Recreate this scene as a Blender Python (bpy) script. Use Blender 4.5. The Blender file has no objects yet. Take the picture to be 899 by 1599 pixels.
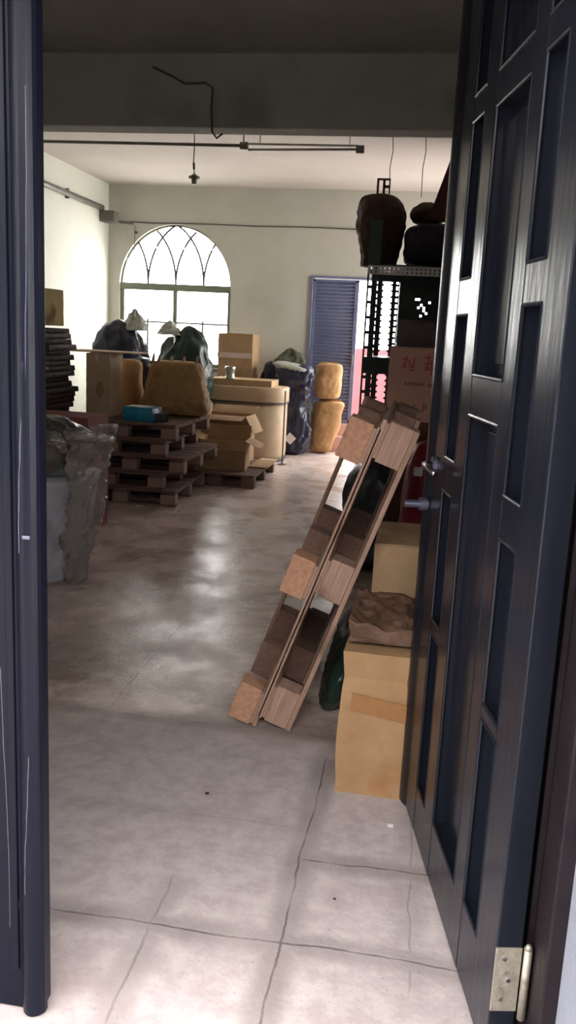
import bpy, bmesh, math, random
from mathutils import Vector, Matrix, noise
random.seed(7)
C = bpy.context.scene.collection
PI = math.pi
R = math.radians

# ------------------------------------------------------------------ materials
def new_mat(name):
    m = bpy.data.materials.new(name); m.use_nodes = True
    nt = m.node_tree; b = nt.nodes['Principled BSDF']
    return m, nt, b

def mat(name, c1, c2=None, rough=.7, scale=6, bump=.0, bscale=60, spec=.5, metal=0, detail=6, stretch=None,
        coat=0, dark=None, dscale=3, dlo=.55, dhi=.7, coords='Object', rvar=0, trans=0, alpha=1, emis=None):
    m, nt, b = new_mat(name)
    N = nt.nodes; L = nt.links
    tc = N.new('ShaderNodeTexCoord'); mp = N.new('ShaderNodeMapping')
    L.new(tc.outputs[coords], mp.inputs['Vector'])
    if stretch: mp.inputs['Scale'].default_value = stretch
    nz = N.new('ShaderNodeTexNoise'); nz.inputs['Scale'].default_value = scale
    nz.inputs['Detail'].default_value = detail; nz.inputs['Roughness'].default_value = .65
    L.new(mp.outputs['Vector'], nz.inputs['Vector'])
    cr = N.new('ShaderNodeValToRGB')
    cr.color_ramp.elements[0].position = .3; cr.color_ramp.elements[1].position = .7
    cr.color_ramp.elements[0].color = (*c1, 1); cr.color_ramp.elements[1].color = (*(c2 or c1), 1)
    L.new(nz.outputs['Fac'], cr.inputs['Fac'])
    col = cr.outputs['Color']
    if dark:
        n2 = N.new('ShaderNodeTexNoise'); n2.inputs['Scale'].default_value = dscale; n2.inputs['Detail'].default_value = 8
        L.new(tc.outputs[coords], n2.inputs['Vector'])
        mr = N.new('ShaderNodeMapRange'); mr.inputs['From Min'].default_value = dlo; mr.inputs['From Max'].default_value = dhi
        L.new(n2.outputs['Fac'], mr.inputs['Value'])
        mx = N.new('ShaderNodeMix'); mx.data_type = 'RGBA'
        L.new(mr.outputs['Result'], mx.inputs['Factor']); L.new(col, mx.inputs['A']); mx.inputs['B'].default_value = (*dark, 1)
        col = mx.outputs['Result']
    L.new(col, b.inputs['Base Color'])
    b.inputs['Roughness'].default_value = rough
    if rvar:
        mr = N.new('ShaderNodeMapRange'); mr.inputs['To Min'].default_value = max(.03, rough-rvar); mr.inputs['To Max'].default_value = rough+rvar
        L.new(nz.outputs['Fac'], mr.inputs['Value']); L.new(mr.outputs['Result'], b.inputs['Roughness'])
    b.inputs['Specular IOR Level'].default_value = spec
    b.inputs['Metallic'].default_value = metal
    b.inputs['Coat Weight'].default_value = coat; b.inputs['Coat Roughness'].default_value = .12
    b.inputs['Transmission Weight'].default_value = trans
    b.inputs['Alpha'].default_value = alpha
    if bump:
        n3 = N.new('ShaderNodeTexNoise'); n3.inputs['Scale'].default_value = bscale; n3.inputs['Detail'].default_value = 5
        L.new(mp.outputs['Vector'], n3.inputs['Vector'])
        bp = N.new('ShaderNodeBump'); bp.inputs['Strength'].default_value = bump; bp.inputs['Distance'].default_value = .02
        L.new(n3.outputs['Fac'], bp.inputs['Height']); L.new(bp.outputs['Normal'], b.inputs['Normal'])
    return m

M = {}
M['wall'] = mat('wall_plaster', (.50,.49,.43), (.57,.555,.50), .9, 1.2, .15, 90, dark=(.42,.42,.35), dscale=.9, dlo=.58, dhi=.8)
M['wall_left'] = mat('wall_left_paint', (.74,.76,.66), (.80,.82,.73), .85, 1.0, .1, 80)
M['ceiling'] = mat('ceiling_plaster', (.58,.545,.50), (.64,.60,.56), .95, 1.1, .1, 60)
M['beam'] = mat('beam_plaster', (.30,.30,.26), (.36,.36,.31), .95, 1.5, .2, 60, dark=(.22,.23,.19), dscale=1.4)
M['nearceil_shade'] = mat('shaded_ceiling_plaster', (.22,.22,.19), (.28,.27,.24), .95, 1.5, .2, 60)  # darker ceiling copy; dimness in front of the beam put into its colour
M['darkwall'] = mat('aged_wall', (.45,.43,.40), (.52,.5,.47), .95, 1.4, .1, 60)
M['opposite'] = mat('opposite_wall_render', (.030,.032,.036), (.045,.046,.05), .9, 2)
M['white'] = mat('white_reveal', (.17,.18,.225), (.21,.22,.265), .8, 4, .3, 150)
M['door'] = mat('door_paint', (.006,.007,.012), (.010,.012,.018), .22, 9, .06, 30, .2, stretch=(1,1,.15), coat=0, rvar=.08)
M['leaf'] = mat('leaf_paint', (.003,.0035,.008), (.006,.007,.015), .33, 5, .12, 25, .13, stretch=(1,1,.12), coat=0, rvar=.08, dark=(.004,.005,.008), dscale=4)
M['scratch'] = mat('scratched_paint', (.03,.032,.055), (.07,.075,.11), .5, 40)
M['framepaint'] = mat('frame_paint', (.007,.005,.007), (.014,.010,.012), .5, 8, .1, 40, .15)
M['card'] = mat('cardboard', (.36,.23,.13), (.46,.31,.18), .85, 7, .08, 50, .25, dark=(.26,.14,.07), dscale=3, dlo=.6, dhi=.8)
M['card_light'] = mat('cardboard_light', (.60,.44,.30), (.70,.54,.38), .85, 7, .08, 50, .25)
M['card_orange'] = mat('cardboard_orange', (.31,.18,.09), (.41,.26,.14), .85, 5, .08, 40, .25, dark=(.3,.13,.05), dscale=4)
M['card_pink'] = mat('cardboard_pinkish', (.44,.23,.19), (.52,.30,.23), .85, 5, .08, 40, .25, dark=(.45,.28,.16), dscale=5)
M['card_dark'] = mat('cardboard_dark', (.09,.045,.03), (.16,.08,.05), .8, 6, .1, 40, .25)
M['card_red'] = mat('cardboard_reddish', (.20,.07,.06), (.30,.11,.09), .8, 5, .08, 40, .25)
M['card_yellow'] = mat('cardboard_yellow', (.52,.44,.20), (.62,.53,.27), .85, 6, .08, 40, .25, dark=(.25,.16,.07), dscale=5)
M['tape'] = mat('packing_tape', (.27,.125,.045), (.33,.16,.06), .45, 20, .02, 40, .35)
M['tape_pale'] = mat('pale_tape', (.55,.42,.38), (.62,.5,.45), .3, 20, .02, 40, .5)
M['wood'] = mat('pallet_wood', (.30,.18,.13), (.44,.29,.22), .8, 3.5, .25, 30, .3, stretch=(1,12,12), dark=(.17,.09,.06), dscale=4)
M['wood_dark'] = mat('pallet_wood_old', (.13,.07,.055), (.24,.15,.12), .85, 4, .25, 30, .3, stretch=(1,10,10))
M['chip'] = mat('pressed_chip_block', (.42,.22,.14), (.58,.34,.22), .9, 60, .5, 120, .2, dark=(.28,.15,.09), dscale=9)
M['chip_dark'] = mat('old_and_shaded_chip_block', (.20,.115,.09), (.30,.18,.14), .9, 60, .4, 120, .2)  # low pallet blocks, and rear leaning blocks darkened to carry shade
M['chip_old'] = mat('weathered_block', (.30,.19,.15), (.42,.29,.24), .9, 40, .4, 120, .2)
M['wood_end'] = mat('sawn_block_grain', (.30,.18,.13), (.50,.34,.27), .85, 3.5, .3, 40, .25, stretch=(1,9,30), dark=(.20,.11,.08), dscale=6)
M['bag_black'] = mat('black_bag_plastic', (.010,.012,.018), (.022,.026,.036), .32, 5, .6, 14, .5, rvar=.1)
M['bag_green'] = mat('dark_green_bag_plastic', (.008,.020,.016), (.02,.045,.036), .32, 5, .6, 14, .5, rvar=.1)
M['bag_navy'] = mat('navy_bag_plastic', (.012,.014,.034), (.028,.03,.06), .3, 5, .6, 14, .5, rvar=.1)
M['bag_brown'] = mat('brown_sack_cloth', (.030,.016,.010), (.06,.034,.02), .85, 9, .6, 30, .3)
M['bag_maroon'] = mat('maroon_bag', (.16,.008,.02), (.26,.015,.04), .5, 6, .4, 20, .4)
M['sack'] = mat('brown_paper_sack', (.42,.23,.10), (.54,.32,.15), .8, 8, .4, 20, .3, dark=(.34,.2,.07), dscale=6)
M['sack_yellow'] = mat('yellow_woven_sack', (.40,.25,.10), (.56,.38,.17), .75, 30, .5, 40, .35, dark=(.30,.15,.09), dscale=5)
M['liner'] = mat('translucent_liner', (.40,.42,.38), (.55,.57,.52), .3, 5, .6, 20, .5)
M['clear'] = mat('clear_wrap_plastic', (.30,.33,.30), (.55,.57,.52), .18, 7, .9, 18, .6, rvar=.08, alpha=.62)
M['clear_green'] = mat('greenish_clear_wrap', (.06,.09,.075), (.15,.18,.16), .18, 6, .9, 16, .6, rvar=.08, alpha=.7)
M['crinkle'] = mat('crinkled_clear_wrap', (.24,.205,.18), (.46,.42,.38), .12, 9, 1.0, 22, .8, alpha=.45)
M['bin'] = mat('grey_bin_plastic', (.42,.43,.50), (.50,.51,.58), .5, 4, .1, 20, .5, dark=(.24,.25,.29), dscale=6)
M['drum'] = mat('pale_cardboard_bin', (.50,.36,.23), (.60,.45,.30), .6, 5, .05, 40, .4)
M['sheetcard'] = mat('flat_cardboard_sheet', (.50,.33,.19), (.60,.42,.26), .85, 5, .05, 40, .3)
M['metal'] = mat('steel', (.42,.40,.36), (.55,.53,.5), .35, 8, .05, 40, .5, 1)
M['hinge'] = mat('aged_hinge_steel', (.22,.20,.16), (.36,.33,.28), .5, 25, .15, 60, .5, .55, dark=(.15,.12,.08), dscale=30)
M['chrome'] = mat('worn_chrome', (.5,.5,.55), (.65,.65,.7), .22, 8, .02, 40, .5, 1)
M['handle'] = mat('dark_handle_metal', (.10,.10,.15), (.16,.16,.22), .3, 8, .02, 40, .5, .7)
M['rack'] = mat('dark_green_rack_steel', (.014,.028,.024), (.035,.06,.05), .45, 7, .1, 40, .5, .1)
M['dark'] = mat('dark_bundle_cloth', (.010,.008,.016), (.03,.02,.04), .8, 5, .5, 18, .3)
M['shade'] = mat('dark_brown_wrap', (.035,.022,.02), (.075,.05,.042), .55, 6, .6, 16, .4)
M['shade2'] = mat('carton_inside_shade', (.07,.038,.025), (.16,.085,.05), .6, 9, .6, 24, .4)  # brown that paints the shade inside the open carton top
M['redwood'] = mat('red_brown_sheet', (.045,.011,.010), (.07,.018,.014), .7, 6, .3, 20, .3)
M['louvre'] = mat('blue_louvre_paint', (.12,.14,.25), (.20,.22,.34), .32, 4, .05, 30, .5)
M['winframe'] = mat('green_grey_frame_paint', (.15,.17,.12), (.21,.23,.17), .5, 6, .05, 30, .5)
M['iron'] = mat('grille_iron', (.05,.055,.05), (.09,.09,.085), .6, 8)
M['pipe'] = mat('dusty_pipe', (.10,.10,.085), (.17,.165,.14), .4, 8, .05, 30, .5)
M['cable'] = mat('dark_cable', (.05,.045,.04), (.08,.07,.06), .7, 8)
M['tube'] = mat('dusty_tube_glass', (.30,.29,.26), (.4,.39,.35), .25, 8)
M['blue'] = mat('blue_wrapper', (.02,.24,.44), (.03,.36,.60), .3, 14, .3, 30, .5, coat=.3)
M['paper'] = mat('white_paper', (.72,.72,.74), (.8,.8,.82), .6, 10)
M['redink'] = mat('red_marker_ink', (.42,.07,.07), (.48,.10,.09), .7, 40)
M['blackink'] = mat('dark_ink', (.20,.10,.08), (.26,.14,.10), .8, 60)
M['sheets'] = mat('dark_folded_sacking', (.030,.022,.02), (.075,.055,.046), .75, 8, .5, 40, .3)
M['orange'] = mat('orange_red_contents', (.75,.20,.10), (.85,.28,.14), .7, 5, .2, 20)
M['step'] = mat('pink_step_concrete', (.62,.36,.32), (.72,.45,.40), .8, 5, .1, 40)
M['outwall'] = mat('pink_outside_wall', (.20,.055,.065), (.25,.07,.08), .9, 4, .1, 40)
M['outground'] = mat('outside_concrete', (.55,.52,.50), (.65,.62,.6), .9, 4, .1, 40)
M['glass_can'] = mat('can_metal', (.35,.34,.26), (.5,.5,.42), .35, 12, .02, 40, .5, .6)
M['rubber'] = mat('dark_rubber', (.02,.02,.02), (.03,.03,.03), .8)

def glass_mat():
    m, nt, b = new_mat('window_glass')
    b.inputs['Base Color'].default_value = (1,1,1,1); b.inputs['Roughness'].default_value = .0
    b.inputs['Transmission Weight'].default_value = 1; b.inputs['IOR'].default_value = 1.02
    return m
M['glass'] = glass_mat()

def floor_mat():
    m, nt, b = new_mat('worn_concrete_floor'); N = nt.nodes; L = nt.links
    tc = N.new('ShaderNodeTexCoord'); P = tc.outputs['Object']
    def noi(sc, det=6, ro=.6, vec=P, dist=0):
        n = N.new('ShaderNodeTexNoise'); n.inputs['Scale'].default_value = sc; n.inputs['Detail'].default_value = det
        n.inputs['Roughness'].default_value = ro; n.inputs['Distortion'].default_value = dist; L.new(vec, n.inputs['Vector']); return n.outputs['Fac']
    def mr(v, a, c, d=0, e=1, sm=True):
        n = N.new('ShaderNodeMapRange'); n.inputs['From Min'].default_value = a; n.inputs['From Max'].default_value = c
        n.inputs['To Min'].default_value = d; n.inputs['To Max'].default_value = e
        if sm: n.interpolation_type = 'SMOOTHSTEP'
        L.new(v, n.inputs['Value']); return n.outputs['Result']
    def ma(op, a, c=None):
        n = N.new('ShaderNodeMath'); n.operation = op
        for i, q in enumerate((a, c)):
            if q is None: continue
            if isinstance(q, (int, float)): n.inputs[i].default_value = q
            else: L.new(q, n.inputs[i])
        return n.outputs[0]
    def mix(f, a, c):
        n = N.new('ShaderNodeMix'); n.data_type = 'RGBA'
        if isinstance(f, (int, float)): n.inputs['Factor'].default_value = f
        else: L.new(f, n.inputs['Factor'])
        for k, q in (('A', a), ('B', c)):
            if isinstance(q, tuple): n.inputs[k].default_value = (*q, 1)
            else: L.new(q, n.inputs[k])
        return n.outputs['Result']
    sp = N.new('ShaderNodeSeparateXYZ'); L.new(P, sp.inputs[0]); X, Y = sp.outputs[0], sp.outputs[1]
    wob = ma('MULTIPLY', ma('SUBTRACT', noi(3, 5), .5), .05)
    wob2 = ma('MULTIPLY', ma('SUBTRACT', noi(1.2, 3), .5), .5)
    Xw = ma('ADD', X, wob); Yw = ma('ADD', Y, wob)
    far = mr(ma('ADD', Y, wob2), 2.9, 3.25)          # entrance slab -> warehouse slab
    # clean entrance slab
    a = mix(mr(noi(14, 8, .7), .35, .65), (.385,.325,.325), (.485,.425,.42))
    a = mix(mr(noi(2.2, 6), .5, .72, 0, .6), a, (.36,.28,.27))
    a = mix(mr(noi(95, 3), .62, .72, 0, .6), a, (.24,.20,.19))
    # dirty warehouse slab
    c = mix(mr(noi(5, 8, .7), .35, .65), (.60,.465,.42), (.76,.62,.57))
    c = mix(mr(noi(1.3, 9, .7, dist=.6), .44, .66, 0, .8), c, (.24,.165,.125))
    c = mix(mr(noi(2.6, 9, .75), .56, .7, 0, .7), c, (.62,.52,.50))
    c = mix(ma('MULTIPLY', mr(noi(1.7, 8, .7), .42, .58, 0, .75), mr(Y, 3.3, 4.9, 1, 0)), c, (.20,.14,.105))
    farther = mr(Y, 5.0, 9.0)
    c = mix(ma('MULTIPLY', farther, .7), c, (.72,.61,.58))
    col = mix(far, a, c)
    # slab joints: darker and irregular
    def line(v, at, w, lo=None, vv=None, hi=None):
        d = ma('ABSOLUTE', ma('SUBTRACT', v, at)); s = mr(d, w*.25, w, 1, 0)
        if lo is not None: s = ma('MULTIPLY', s, mr(vv, lo-.04, lo+.04))
        if hi is not None: s = ma('MULTIPLY', s, mr(vv, hi-.04, hi+.04, 1, 0))
        return s
    brk = mr(noi(7, 5), .3, .6, .25, 1)
    def joint(v, at, lo=None, vv=None, hi=None, k=1):
        return ma('MULTIPLY', ma('MAXIMUM', line(v, at, .006, lo, vv, hi), ma('MULTIPLY', line(v, at, .07, lo, vv, hi), .5)), ma('MULTIPLY', brk, k))
    js = [joint(Xw, -.245, None, Y, 2.9), joint(Xw, -.585, None, Y, 2.1, .7), joint(Yw, 1.90), joint(Yw, 2.27, -.25, X), joint(Yw, 2.42, -1.2, X, -.3, .35), joint(Yw, 3.06, k=.9),
          joint(Yw, 5.6, k=.3), joint(Xw, -1.15, 3.1, Y, k=.3), joint(Xw, .075, 1.8, Y, 2.6, .5)]
    j = js[0]
    for q in js[1:]: j = ma('MAXIMUM', j, q)
    col = mix(ma('MULTIPLY', j, .85), col, (.07,.05,.045))
    L.new(col, b.inputs['Base Color'])
    L.new(mix(far, (.8,.8,.8), mix(mr(noi(3, 6), .35, .7), (.20,.20,.20), (.42,.42,.42))), b.inputs['Roughness'])
    b.inputs['Specular IOR Level'].default_value = .5
    bp = N.new('ShaderNodeBump'); bp.inputs['Strength'].default_value = .35; bp.inputs['Distance'].default_value = .01
    h = ma('SUBTRACT', ma('MULTIPLY', noi(55, 6), .35), ma('MULTIPLY', j, .8))
    L.new(h, bp.inputs['Height']); L.new(bp.outputs['Normal'], b.inputs['Normal'])
    return m
M['floor'] = floor_mat()

# ------------------------------------------------------------------ mesh helpers
def xf(bm, vs, m):
    if m is not None: bmesh.ops.transform(bm, matrix=m, verts=vs)

def box(bm, x0, x1, y0, y1, z0, z1, m=None, bev=0):
    r = bmesh.ops.create_cube(bm, size=1)['verts']
    bmesh.ops.transform(bm, matrix=Matrix.Translation(((x0+x1)/2, (y0+y1)/2, (z0+z1)/2)) @ Matrix.Diagonal((abs(x1-x0), abs(y1-y0), abs(z1-z0), 1)), verts=r)
    if bev:
        es = list({e for v in r for e in v.link_edges})
        k = bmesh.ops.bevel(bm, geom=es, offset=bev, segments=2, affect='EDGES', profile=.5)
        r = list({v for f in k['faces'] for v in f.verts} | {v for v in r if v.is_valid})
    xf(bm, r, m)
    return bm

def tube(bm, pts, rad, n=8):
    pts = [Vector(p) for p in pts]; rings = []
    for i, p in enumerate(pts):
        t = (pts[min(i+1, len(pts)-1)] - pts[max(i-1, 0)]).normalized()
        up = Vector((0,0,1)) if abs(t.z) < .9 else Vector((1,0,0))
        a = t.cross(up).normalized(); b = t.cross(a)
        r = rad[i] if isinstance(rad, (list, tuple)) else rad
        rings.append([bm.verts.new(p + (a*math.cos(2*PI*k/n) + b*math.sin(2*PI*k/n))*r) for k in range(n)])
    for A, B in zip(rings, rings[1:]):
        for k in range(n): bm.faces.new((A[k], A[(k+1) % n], B[(k+1) % n], B[k]))
    bm.faces.new(rings[0][::-1]); bm.faces.new(rings[-1])
    return bm

def lathe(bm, prof, n=32, cx=0, cy=0):
    rings = [[bm.verts.new((cx + r*math.cos(2*PI*k/n), cy + r*math.sin(2*PI*k/n), z)) for k in range(n)] for r, z in prof]
    for A, B in zip(rings, rings[1:]):
        for k in range(n): bm.faces.new((A[k], A[(k+1) % n], B[(k+1) % n], B[k]))
    bm.faces.new(rings[0][::-1]); bm.faces.new(rings[-1])
    return bm

def prism(bm, poly, z0, z1, m=None):
    """poly in xy, extruded along z"""
    a = [bm.verts.new((x, y, z0)) for x, y in poly]; b = [bm.verts.new((x, y, z1)) for x, y in poly]
    n = len(poly); bm.faces.new(a[::-1]); bm.faces.new(b)
    for i in range(n): bm.faces.new((a[i], a[(i+1) % n], b[(i+1) % n], b[i]))
    xf(bm, a+b, m)
    return bm

def obj(name, bm, m, parent=None, smooth=False, bevel=0, loc=None, rot=None):
    bmesh.ops.recalc_face_normals(bm, faces=bm.faces[:])
    me = bpy.data.meshes.new(name); bm.to_mesh(me); bm.free()
    me.materials.append(M[m] if isinstance(m, str) else m)
    if smooth:
        for p in me.polygons: p.use_smooth = True
    o = bpy.data.objects.new(name, me); C.objects.link(o)
    if parent is not None: o.parent = parent
    if loc: o.location = loc
    if rot: o.rotation_euler = rot
    if bevel:
        b = o.modifiers.new('bev', 'BEVEL'); b.width = bevel; b.segments = 2; b.limit_method = 'ANGLE'; b.angle_limit = R(40)
    return o

def nb(): return bmesh.new()

def tag(o, label, cat, group=None):
    o['label'] = label; o['category'] = cat
    if group: o['group'] = group
    return o

def thing(name, label, cat, loc=(0,0,0), rot=0, group=None):
    o = bpy.data.objects.new(name, None); o.empty_display_size = .1; C.objects.link(o)
    o.location = loc; o.rotation_euler = (0, 0, rot) if isinstance(rot, (int, float)) else rot
    return tag(o, label, cat, group)

def struct(name, bm, m, parent=None, **k):
    o = obj(name, bm, m, parent, **k); o['kind'] = 'structure'; return o

def struct_root(name, loc=(0,0,0), rot=0):
    o = bpy.data.objects.new(name, None); C.objects.link(o); o.location = loc; o.rotation_euler = (0, 0, rot); o['kind'] = 'structure'; return o

def dup(root, loc, rotz=None, label=None, group=None):
    r = root.copy(); C.objects.link(r); r.location = loc
    if rotz is not None: r.rotation_euler = (0, 0, rotz)
    if label: r['label'] = label
    if group: r['group'] = group
    for ch in list(root.children):
        c = ch.copy(); C.objects.link(c); c.parent = r
        for g in ch.children:
            d = g.copy(); C.objects.link(d); d.parent = c
    return r

def grow(bm, w, d, h, seed, amp=.05, sq=2.6, prof=None, freq=3., crease=.02, nu=56, nv=34, shear=(0,0), base_flat=.06):
    """crumpled sack: superelliptic cross-section, silhouette by prof(t)->scale, z up from 0"""
    prof = prof or (lambda t: (1-abs(2*t-1)**3.2)**.45)
    off = Vector((seed*13.1, seed*7.7, seed*3.3)); rings = []
    for i in range(nv+1):
        t = i/nv; s = max(prof(t), .004); row = []
        for k in range(nu):
            a = 2*PI*k/nu; ca, sa = math.cos(a), math.sin(a)
            q = (abs(ca)**sq + abs(sa)**sq)**(-1/sq)
            p = Vector((q*ca*w/2*s, q*sa*d/2*s, t*h))
            n = Vector((ca, sa, .3*(2*t-1))).normalized()
            v = noise.noise(p*freq + off)*amp*2 + (.5-abs(noise.noise(Vector((p.x, p.y, p.z*.45))*freq*3.2 + off)))*crease*2 + noise.noise(p*freq*6+off)*crease*.5
            f = min(1, s*3)
            p = p + n*v*f
            p.x += shear[0]*t*h; p.y += shear[1]*t*h
            p.z = max(p.z, 0)
            row.append(bm.verts.new(p))
        rings.append(row)
    for A, B in zip(rings, rings[1:]):
        for k in range(nu): bm.faces.new((A[k], A[(k+1) % nu], B[(k+1) % nu], B[k]))
    bm.faces.new(rings[0][::-1]); bm.faces.new(rings[-1])
    return bm

P_bag = lambda t: (.80+.35*t if t < .5 else .975) * (1-max(0, (t-.45)/.55)**2.6)**.6 * (min(1, .6+t*6))
P_fat = lambda t: (math.sin(PI*min(1, .12+t*.88)))**.42
P_sack = lambda t: (1-abs(2*t-1)**7)**.4
P_taper = lambda t: (1.03-.12*t) * (1-abs(2*t-1)**9)**.35

def knot(bm, x, y, z, h=.12, r=.03, seed=1):
    """gathered neck of a tied bag"""
    rnd = random.Random(seed); n = 18; rings = []
    for i in range(8):
        t = i/7; rr = r*(1.3-1.1*t if t < .4 else .86-.4+(t-.4)*2.4)
        rings.append([bm.verts.new((x+(rr*(1+.3*math.sin(k*3.1+t*2)))*math.cos(2*PI*k/n)+.02*t, y+(rr*(1+.3*math.cos(k*2.7)))*math.sin(2*PI*k/n), z+h*t+rnd.uniform(0, .012))) for k in range(n)])
    for A, B in zip(rings, rings[1:]):
        for k in range(n): bm.faces.new((A[k], A[(k+1) % n], B[(k+1) % n], B[k]))
    bm.faces.new(rings[0][::-1]); bm.faces.new(rings[-1])
    return bm

def softbox(bm, w, d, h, seed, amp=.006, n=10, pinch=0):
    """closed carton body with slightly bowed, dented faces; base at z=0"""
    r = bmesh.ops.create_cube(bm, size=1)['verts']
    bmesh.ops.subdivide_edges(bm, edges=bm.edges[:], cuts=n, use_grid_fill=True)
    for v in bm.verts:
        u = v.co.copy(); p = Vector((u.x*w, u.y*d, (u.z+.5)*h)); k = noise.noise(p*5+Vector((seed*5, seed, 0)))*amp
        ex = (1-(2*u.y)**2)*(1-(2*u.z)**2); ey = (1-(2*u.x)**2)*(1-(2*u.z)**2)
        if abs(abs(u.x)-.5) < 1e-4: p.x += math.copysign(amp*ex+k, u.x)
        if abs(abs(u.y)-.5) < 1e-4: p.y += math.copysign(amp*ey+k, u.y)
        if pinch: 
            t = p.z/h; s = 1 - pinch*math.exp(-((t-.82)/.09)**2); p.x *= s; p.y *= s
        v.co = p
    return bm

def crumple(bm, w, d, h):
    softbox(bm, w, d, h, 21, .006, 30)
    for v in bm.verts:
        if v.co.z > h*.2:
            q = v.co*Vector((17, 17, 17)) if False else v.co*17
            v.co += Vector((noise.noise(q+Vector((9, 0, 0)))*.012, noise.noise(q+Vector((0, 9, 0)))*.012, (.5-abs(noise.noise(q)))*.035-.012+noise.noise(v.co*6)*.03))
    return bm

def carton(label, cat, loc, rot, w, d, h, m, seed=1, tape='tape', top_tape=True, group=None, name='cardboard_box', pinch=0, amp=.006, flaps=True):
    t = thing(name, label, cat, loc, rot, group)
    obj('box_body', softbox(nb(), w, d, h-.006, seed, amp, pinch=pinch), m, t)
    if flaps:
        for s in (-1, 1):
            b = nb(); box(b, -w/2, w/2, s*.003, s*d/2, h-.005, h, bev=.0015); obj('top_flap', b, m, t)
    if top_tape:
        b = nb(); box(b, -w/2-.001, w/2+.001, -.028, .028, h, h+.0012); box(b, -w/2-.0095, -w/2-.007, -.028, .028, h*.72, h); box(b, w/2+.007, w/2+.0095, -.028, .028, h*.72, h)
        obj('tape', b, tape, t)
    return t

def open_carton(label, loc, rot, w, d, h, m, flaps, inner='card_dark', name='open_cardboard_box'):
    """flaps: list of (side, length, angle_deg) ; angle 0 = straight out, 90 = up, -90 = hanging"""
    t = thing(name, label, 'box', loc, rot)
    b = nb(); e = .006
    box(b, -w/2, w/2, -d/2, d/2, 0, e)
    box(b, -w/2, w/2, -d/2, -d/2+e, e, h); box(b, -w/2, w/2, d/2-e, d/2, e, h)
    box(b, -w/2, -w/2+e, -d/2+e, d/2-e, e, h); box(b, w/2-e, w/2, -d/2+e, d/2-e, e, h)
    obj('box_body', b, m, t)
    for side, ln, ang in flaps:
        b = nb(); ww = (w if side in 'fb' else d)/2
        vs = []
        box(b, -ww, ww, 0, ln, -.004, 0)
        bmesh.ops.subdivide_edges(b, edges=b.edges[:], cuts=3, use_grid_fill=True)
        for v in b.verts: v.co.z += -.25*v.co.y**2*6*ln + noise.noise(v.co*9+Vector((ln*40, 0, 0)))*.006
        o = obj('flap', b, m, t)
        a = {'b': 0, 'l': 90, 'f': 180, 'r': -90}[side]
        pos = {'b': (0, d/2, h), 'f': (0, -d/2, h), 'l': (-w/2, 0, h), 'r': (w/2, 0, h)}[side]
        o.matrix_local = Matrix.Translation(pos) @ Matrix.Rotation(R(a), 4, 'Z') @ Matrix.Rotation(R(ang), 4, 'X')
    return t

# ------------------------------------------------------------------ the room shell
XL, XR, YF, YB, ZC = -4.35, 1.45, 1.62, 11.65, 3.35
b = nb(); box(b, -6, 5, -4.4, YB, -.2, 0); struct('floor', b, 'floor')
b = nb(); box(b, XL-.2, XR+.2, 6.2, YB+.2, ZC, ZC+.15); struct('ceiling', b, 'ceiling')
b = nb(); box(b, XL-.2, XR+.2, 1.4, 6.2, ZC, ZC+.15); struct('ceiling_2', b, 'nearceil_shade')
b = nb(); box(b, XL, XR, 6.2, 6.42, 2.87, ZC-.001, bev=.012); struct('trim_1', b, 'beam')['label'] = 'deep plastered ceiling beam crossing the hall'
# window seat: an ellipse-headed opening in the back wall, and the door opening
WX0, WX1, WZ0, WS, WH = -4.19, -2.64, 1.0, 2.06, .80
WC = (WX0+WX1)/2; WR = (WX1-WX0)/2
def arch(x): return WS + WH*math.sqrt(max(0, 1-((x-WC)/WR)**2))
DX0, DX1, DZ0, DZ1 = -1.535, .22, .36, 2.24
b = nb()
def wpanel(x0, x1, z0a, z0b, z1):
    prism(b, [(x0, z0a), (x1, z0b), (x1, z1), (x0, z1)], 0, .2, Matrix.Translation((0, YB+.2, 0)) @ Matrix.Rotation(PI/2, 4, 'X'))
wpanel(XL-.2, WX0, 0, 0, ZC+.1); wpanel(WX1, DX0, 0, 0, ZC+.1); wpanel(DX1, XR+.2, 0, 0, ZC+.1)
wpanel(DX0, DX1, 0, 0, DZ0); wpanel(DX0, DX1, DZ1, DZ1, ZC+.1); wpanel(WX0, WX1, 0, 0, WZ0)
NS = 40
for i in range(NS):
    xa = WC - WR*math.cos(PI*i/NS); xb = WC - WR*math.cos(PI*(i+1)/NS)
    wpanel(xa, xb, arch(xa), arch(xb), ZC+.1)
struct('wall_back', b, 'wall')
b = nb(); box(b, XL-.2, XL, 1.42, YB, 0, ZC+.1); struct('wall_left', b, 'wall_left')
# right wall with a daylight window behind the racking
b = nb(); RW = (9.65, 11.35, .95, 2.75)
box(b, XR, XR+.2, 1.42, RW[0], 0, ZC+.1); box(b, XR, XR+.2, RW[1], YB, 0, ZC+.1)
box(b, XR, XR+.2, RW[0], RW[1], 0, RW[2]); box(b, XR, XR+.2, RW[0], RW[1], RW[3], ZC+.1)
struct('wall_right', b, 'wall')
JX, JZ = .315, 2.52      # right jamb, head
b = nb()
box(b, XL-.2, -1.30, 1.42, 1.62, 0, ZC+.1); box(b, JX+.075, XR+.2, 1.50, 1.66, 0, ZC+.1); box(b, -1.30, JX+.075, 1.42, 1.62, JZ+.07, ZC+.1)
struct('wall_front', b, 'darkwall')
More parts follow.
